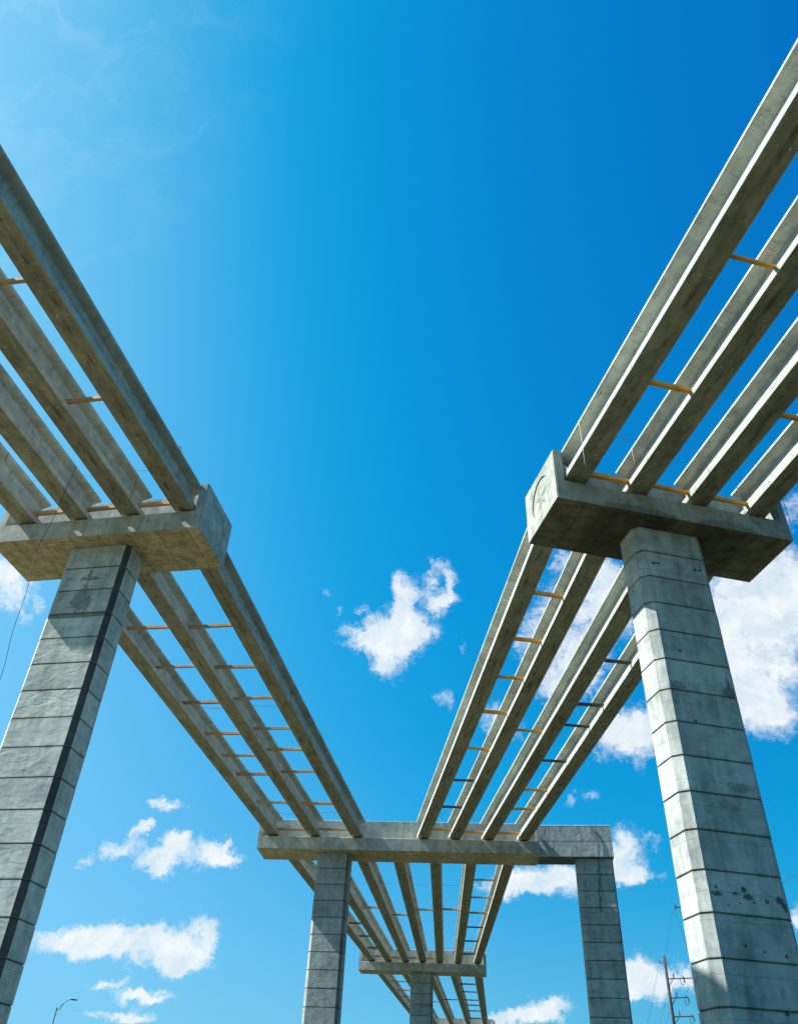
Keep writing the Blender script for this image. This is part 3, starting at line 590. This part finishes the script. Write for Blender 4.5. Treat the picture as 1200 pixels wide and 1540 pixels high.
bm = bmesh.new(); tube(bm, [(0, 0, 22.35), (-2.4, .83, 22.42)], .06, 6); tube(bm, [(-2.36, .82, 22.25), (-2.36, .82, 22.6)], .07, 8)
link('cross_arm', bm, M_POLE, tp)
bm = bmesh.new(); tube(bm, [(-2.36+x, .82, 22.5+z) for x, z in ((0, 0), (-.16, .2), (-.28, .5), (-.30, .85), (-.2, 1.2))], .012, 5); link('whip', bm, M_CORD, tp)
vp = Vector((.228, .974, 0)).normalized()
wire((ux+adir.x*-.45, uy+adir.y*-.45, 17.75), Vector((ux, uy, 17.75))+vp*170, 1.2, 'topmost wire sloping down left from the wooden pole at lower right')
wire((ux+adir.x*.62, uy+adir.y*.62, 16.6), Vector((ux+.6, uy, 16.6))+vp*170, 1.2, 'wire running off behind from the upper arm of the wooden pole')
wire((ux+adir.x*.62, uy+adir.y*.62, 15.0), Vector((ux+.6, uy, 15.0))+vp*170, 1.2, 'wire running off behind from the middle arm of the wooden pole')
wire((29.66, 87.22, 22.3), (28.1, 87.79, 18.0), .05, 'wire from the taller pole arm down to the wooden pole top', .016)
wire((29.68, 87.22, 22.3), (30.7, 86.95, 16.2), .03, 'wire dropping from the taller pole arm towards the upper insulator', .016)
wire((ux+adir.x*1.5, uy+adir.y*1.5, 15.9), (31.9, 86.4, 14.2), .08, 'short wire from the upper arm over to the taller pole', .013)
wire((ux+adir.x*1.5, uy+adir.y*1.5, 13.0), (32.1, 86.3, 16.6), .1, 'wire rising from the lowest arm up to the taller pole', .013)
wire((31.6, 86.55, 20.6), (33.2, 55, 20.2), .1, 'upper of the two wires right of the right column', .018)
wire((31.2, 86.7, 18.5), (35.0, 58, 19.0), .1, 'lower of the two wires right of the right column', .018)
# dark strap running down the face of the straddling cap's end block and its right column
def strap():
    e, H, hw, lh = PIERS['C']
    M = Matrix.Translation((FIT['Cx'], FIT['Cy'], 0)) @ Matrix.Rotation(R(FIT['Cpsi']), 4, 'Z')
    loc = [(12.5, -.6, FIT['rh']+.02), (12.62, -1.03, FIT['rh']+.015), (12.82, -1.04, 1.8), (13.05, -1.055, 1.4), (13.11, -1.06, 1.07), (13.09, -1.06, .63), (13.05, -1.055, .03), (13.06, -.82, -.12), (13.07, -.70, -.28), (13.05, -.70, -.71),
           (12.89, -.70, -.99), (13.12, -.70, -1.12), (12.95, -.70, -1.41), (12.99, -.70, -1.78), (12.86, -.70, -2.2), (12.91, -.70, -2.61), (12.85, -.70, -2.92), (12.87, -.70, -3.38)]
    bm = bmesh.new(); tube(bm, [M @ Vector((x, y, z+H)) for x, y, z in loc], .022, 6)
    tag(link('hanging_cord', bm, M_CORD, None, True), 'crooked dark cord down the end block and column of the straddling pier', 'cord', 'loose cords hanging from the girders')
strap()


# ------------------------------------------------------------------ sky
def build_world():
    w = bpy.data.worlds.new('World'); scene.world = w; w.use_nodes = True
    nt = NT(w.node_tree)
    bg = nt.n['Background']
    sky = nt.node('ShaderNodeTexSky', sky_type='NISHITA')
    sky.sun_disc = False
    sky.sun_elevation = R(SUN_EL)
    sky.sun_rotation = math.atan2(SUN_DIR_XY[0], SUN_DIR_XY[1])
    sky.altitude = 50; sky.air_density = 1.0; sky.dust_density = SKY_DUST; sky.ozone_density = SKY_OZONE
    d = nt.node('ShaderNodeTexCoord').outputs['Generated']
    d = nt.v('NORMALIZE', d)
    c = sky.outputs[0]
    # clear, deep polarised blue: gain per channel as a smooth function of the angle to the sun and of the elevation
    sdir = Vector((SUN_DIR_XY[0]*math.cos(R(SUN_EL)), SUN_DIR_XY[1]*math.cos(R(SUN_EL)), math.sin(R(SUN_EL))))
    cg = nt.v('DOT_PRODUCT', d, tuple(sdir))
    cg = nt.m('MINIMUM', nt.m('MAXIMUM', cg, -.2), .90)
    zz = nt.m('MINIMUM', nt.m('MAXIMUM', nt.sep(d)[2], .10), .93)
    raw = nt.sep(c)
    graded = []
    for ch in (1, 2):
        q = SKY_W
        e = nt.m('MULTIPLY_ADD', cg, nt.m('MULTIPLY_ADD', cg, q[2][ch], q[1][ch]), q[0][ch])
        e = nt.m('MULTIPLY_ADD', zz, nt.m('MULTIPLY_ADD', zz, q[4][ch], q[3][ch]), e)
        q_ = nt.m('MULTIPLY', raw[ch], nt.m('EXPONENT', e))
        sh_ = nt.m('POWER', nt.m('MULTIPLY_ADD', nt.m('POWER', nt.m('DIVIDE', q_, (3.35, 5.6)[ch-1]), 5.0), 1.0, 1.0), -.2)
        graded.append(nt.m('MULTIPLY', q_, sh_))
    x = nt.m('SUBTRACT', graded[0], SKY_RED0)
    red = nt.m('MULTIPLY', nt.m('ADD', x, nt.m('SQRT', nt.m('MULTIPLY_ADD', x, x, .035))), .425)
    red = nt.m('MINIMUM', red, nt.m('MULTIPLY', graded[0], .8))
    c = nt.comb(red, *graded)
    # cloud field: soft ellipses fixed in the sky, eaten into by turbulence
    w1 = nt.v('SUBTRACT', nt.noise(d, 16, 3, .55, 0, 'Color'), (.5, .5, .5))
    w2 = nt.v('SUBTRACT', nt.noise(d, 55, 5, .62, 0, 'Color'), (.5, .5, .5))
    w3 = nt.v('SUBTRACT', nt.noise(d, 190, 4, .6, 0, 'Color'), (.5, .5, .5))
    dw = nt.v('ADD', d, nt.v('ADD', nt.scale3(w1, (.016,)*3), nt.scale3(w2, (.026,)*3)))
    df = nt.v('ADD', dw, nt.scale3(w3, (.004,)*3))
    acc = None
    for c0, e1, e2, wt in CLOUDS:
        off = nt.v('SUBTRACT', df, tuple(c0))
        a = nt.v('DOT_PRODUCT', off, tuple(e1)); b = nt.v('DOT_PRODUCT', off, tuple(e2))
        r2 = nt.m('MULTIPLY_ADD', b, b, nt.m('MULTIPLY', a, a))
        f = nt.m('EXPONENT', nt.m('MULTIPLY', r2, -.85))
        acc = nt.m('MULTIPLY', f, wt) if acc is None else nt.m('MULTIPLY_ADD', f, wt, acc)
    acc = nt.m('MINIMUM', acc, 1.35)
    # billows (rounded) eat the edge, long thin filaments make the torn veils
    n1 = nt.ramp(nt.noise(df, 36, 5, .56, .4), .34, .66, 0, 1, False)
    n2 = nt.ramp(nt.noise(nt.v('ADD', d, nt.scale3(w2, (.05,)*3)), 60, 6, .7, 1.0), .33, .67, 0, 1, False)
    dens = nt.m('SUBTRACT', nt.m('MULTIPLY', acc, 1.75), nt.m('MULTIPLY', nt.m('SUBTRACT', 1.0, nt.m('ADD', nt.m('MULTIPLY', n1, .55), nt.m('MULTIPLY', n2, .45))), 1.85))
    alpha = nt.ramp(dens, -.4, 1.3)
    veil = nt.ramp(nt.m('SUBTRACT', nt.m('MULTIPLY', acc, 1.5), nt.m('MULTIPLY', nt.m('SUBTRACT', 1.0, n2), 1.0)), .0, 1.1, 0, .5)
    alpha = nt.m('MAXIMUM', alpha, veil)
    alpha = nt.m('MULTIPLY', alpha, nt.ramp(acc, .03, .3))
    # broad relief: white towards the sun, pale blue-grey on the far side and in the thick middle
    sdn = tuple(Vector((SUN_DIR_XY[0]*.6, SUN_DIR_XY[1]*.6, .9)).normalized()*.016)
    rel = nt.m('SUBTRACT', nt.noise(df, 26, 6, .6), nt.noise(nt.v('ADD', df, sdn), 26, 6, .6))
    rl = nt.ramp(rel, -.2, .14, 0, 1, False)
    core = nt.mix(rl, rgba(CLOUD_LO), rgba(CLOUD_HI))
    core = nt.mix(nt.ramp(dens, .4, 1.4, .9, .1), core, rgba(CLOUD_HI))
    c = nt.mix(nt.m('MULTIPLY', alpha, .95), c, core)
    # veil of thin cirrus towards the sun side
    cir = nt.noise(nt.v('MULTIPLY', nt.v('ADD', d, nt.scale3(w1, (.12,)*3)), (2.2, 6.0, 1.4)), 3.2, 6, .6, .8)
    ca = nt.m('MULTIPLY', nt.m('MULTIPLY', nt.ramp(cir, .42, .75), nt.ramp(cg, .74, .9)), .15)
    c = nt.mix(ca, c, rgba((3.4, 4.3, 4.8)))
    nt.put(bg.inputs['Color'], c)
    bg.inputs['Strength'].default_value = SKY_STR
    w.cycles.sampling_method = 'MANUAL'; w.cycles.sample_map_resolution = 1024
SKY_STR = .080; SKY_RED0 = 1.83; SKY_DUST = .6; SKY_OZONE = 1.5; SKY_W = [[-0.207, -0.684, -0.465], [3.532, 0.45, 0.4], [3.558, 0.5, -0.358], [-13.938, 1.137, 1.241], [7.908, -1.18, -0.691]]
CLOUD_HI = (4.65, 4.85, 4.9); CLOUD_LO = (3.0, 3.8, 4.35)
build_world()
sun = bpy.data.lights.new('sun', 'SUN'); sun.energy = 5.0; sun.angle = R(.53); sun.color = (1.0, .965, .91)
so = bpy.data.objects.new('sun', sun); COL.objects.link(so)
sd = Vector((SUN_DIR_XY[0]*math.cos(R(SUN_EL)), SUN_DIR_XY[1]*math.cos(R(SUN_EL)), math.sin(R(SUN_EL))))
so.rotation_euler = sd.to_track_quat('Z', 'Y').to_euler(); so.location = (-30, -10, 60)

# ------------------------------------------------------------------ camera
th, ro = R(FIT['pitch']), R(FIT['roll'])
F = Vector((0, math.cos(th), math.sin(th))); U = Vector((0, -math.sin(th), math.cos(th))); X = Vector((1, 0, 0))
right = math.cos(ro)*X + math.sin(ro)*U; up = math.cos(ro)*U - math.sin(ro)*X
cam = bpy.data.cameras.new('camera'); co = bpy.data.objects.new('camera', cam); COL.objects.link(co)
co.matrix_world = Matrix(((right.x, up.x, -F.x, 0), (right.y, up.y, -F.y, 0), (right.z, up.z, -F.z, EYE), (0, 0, 0, 1)))
cam.sensor_fit = 'VERTICAL'; cam.sensor_height = 36; cam.lens = 36*FIT['f']/1540
cam.clip_start = .1; cam.clip_end = 12000
scene.camera = co
scene.view_settings.view_transform = 'Standard'; scene.view_settings.look = 'None'
scene.view_settings.exposure = 1.35; scene.view_settings.gamma = 1
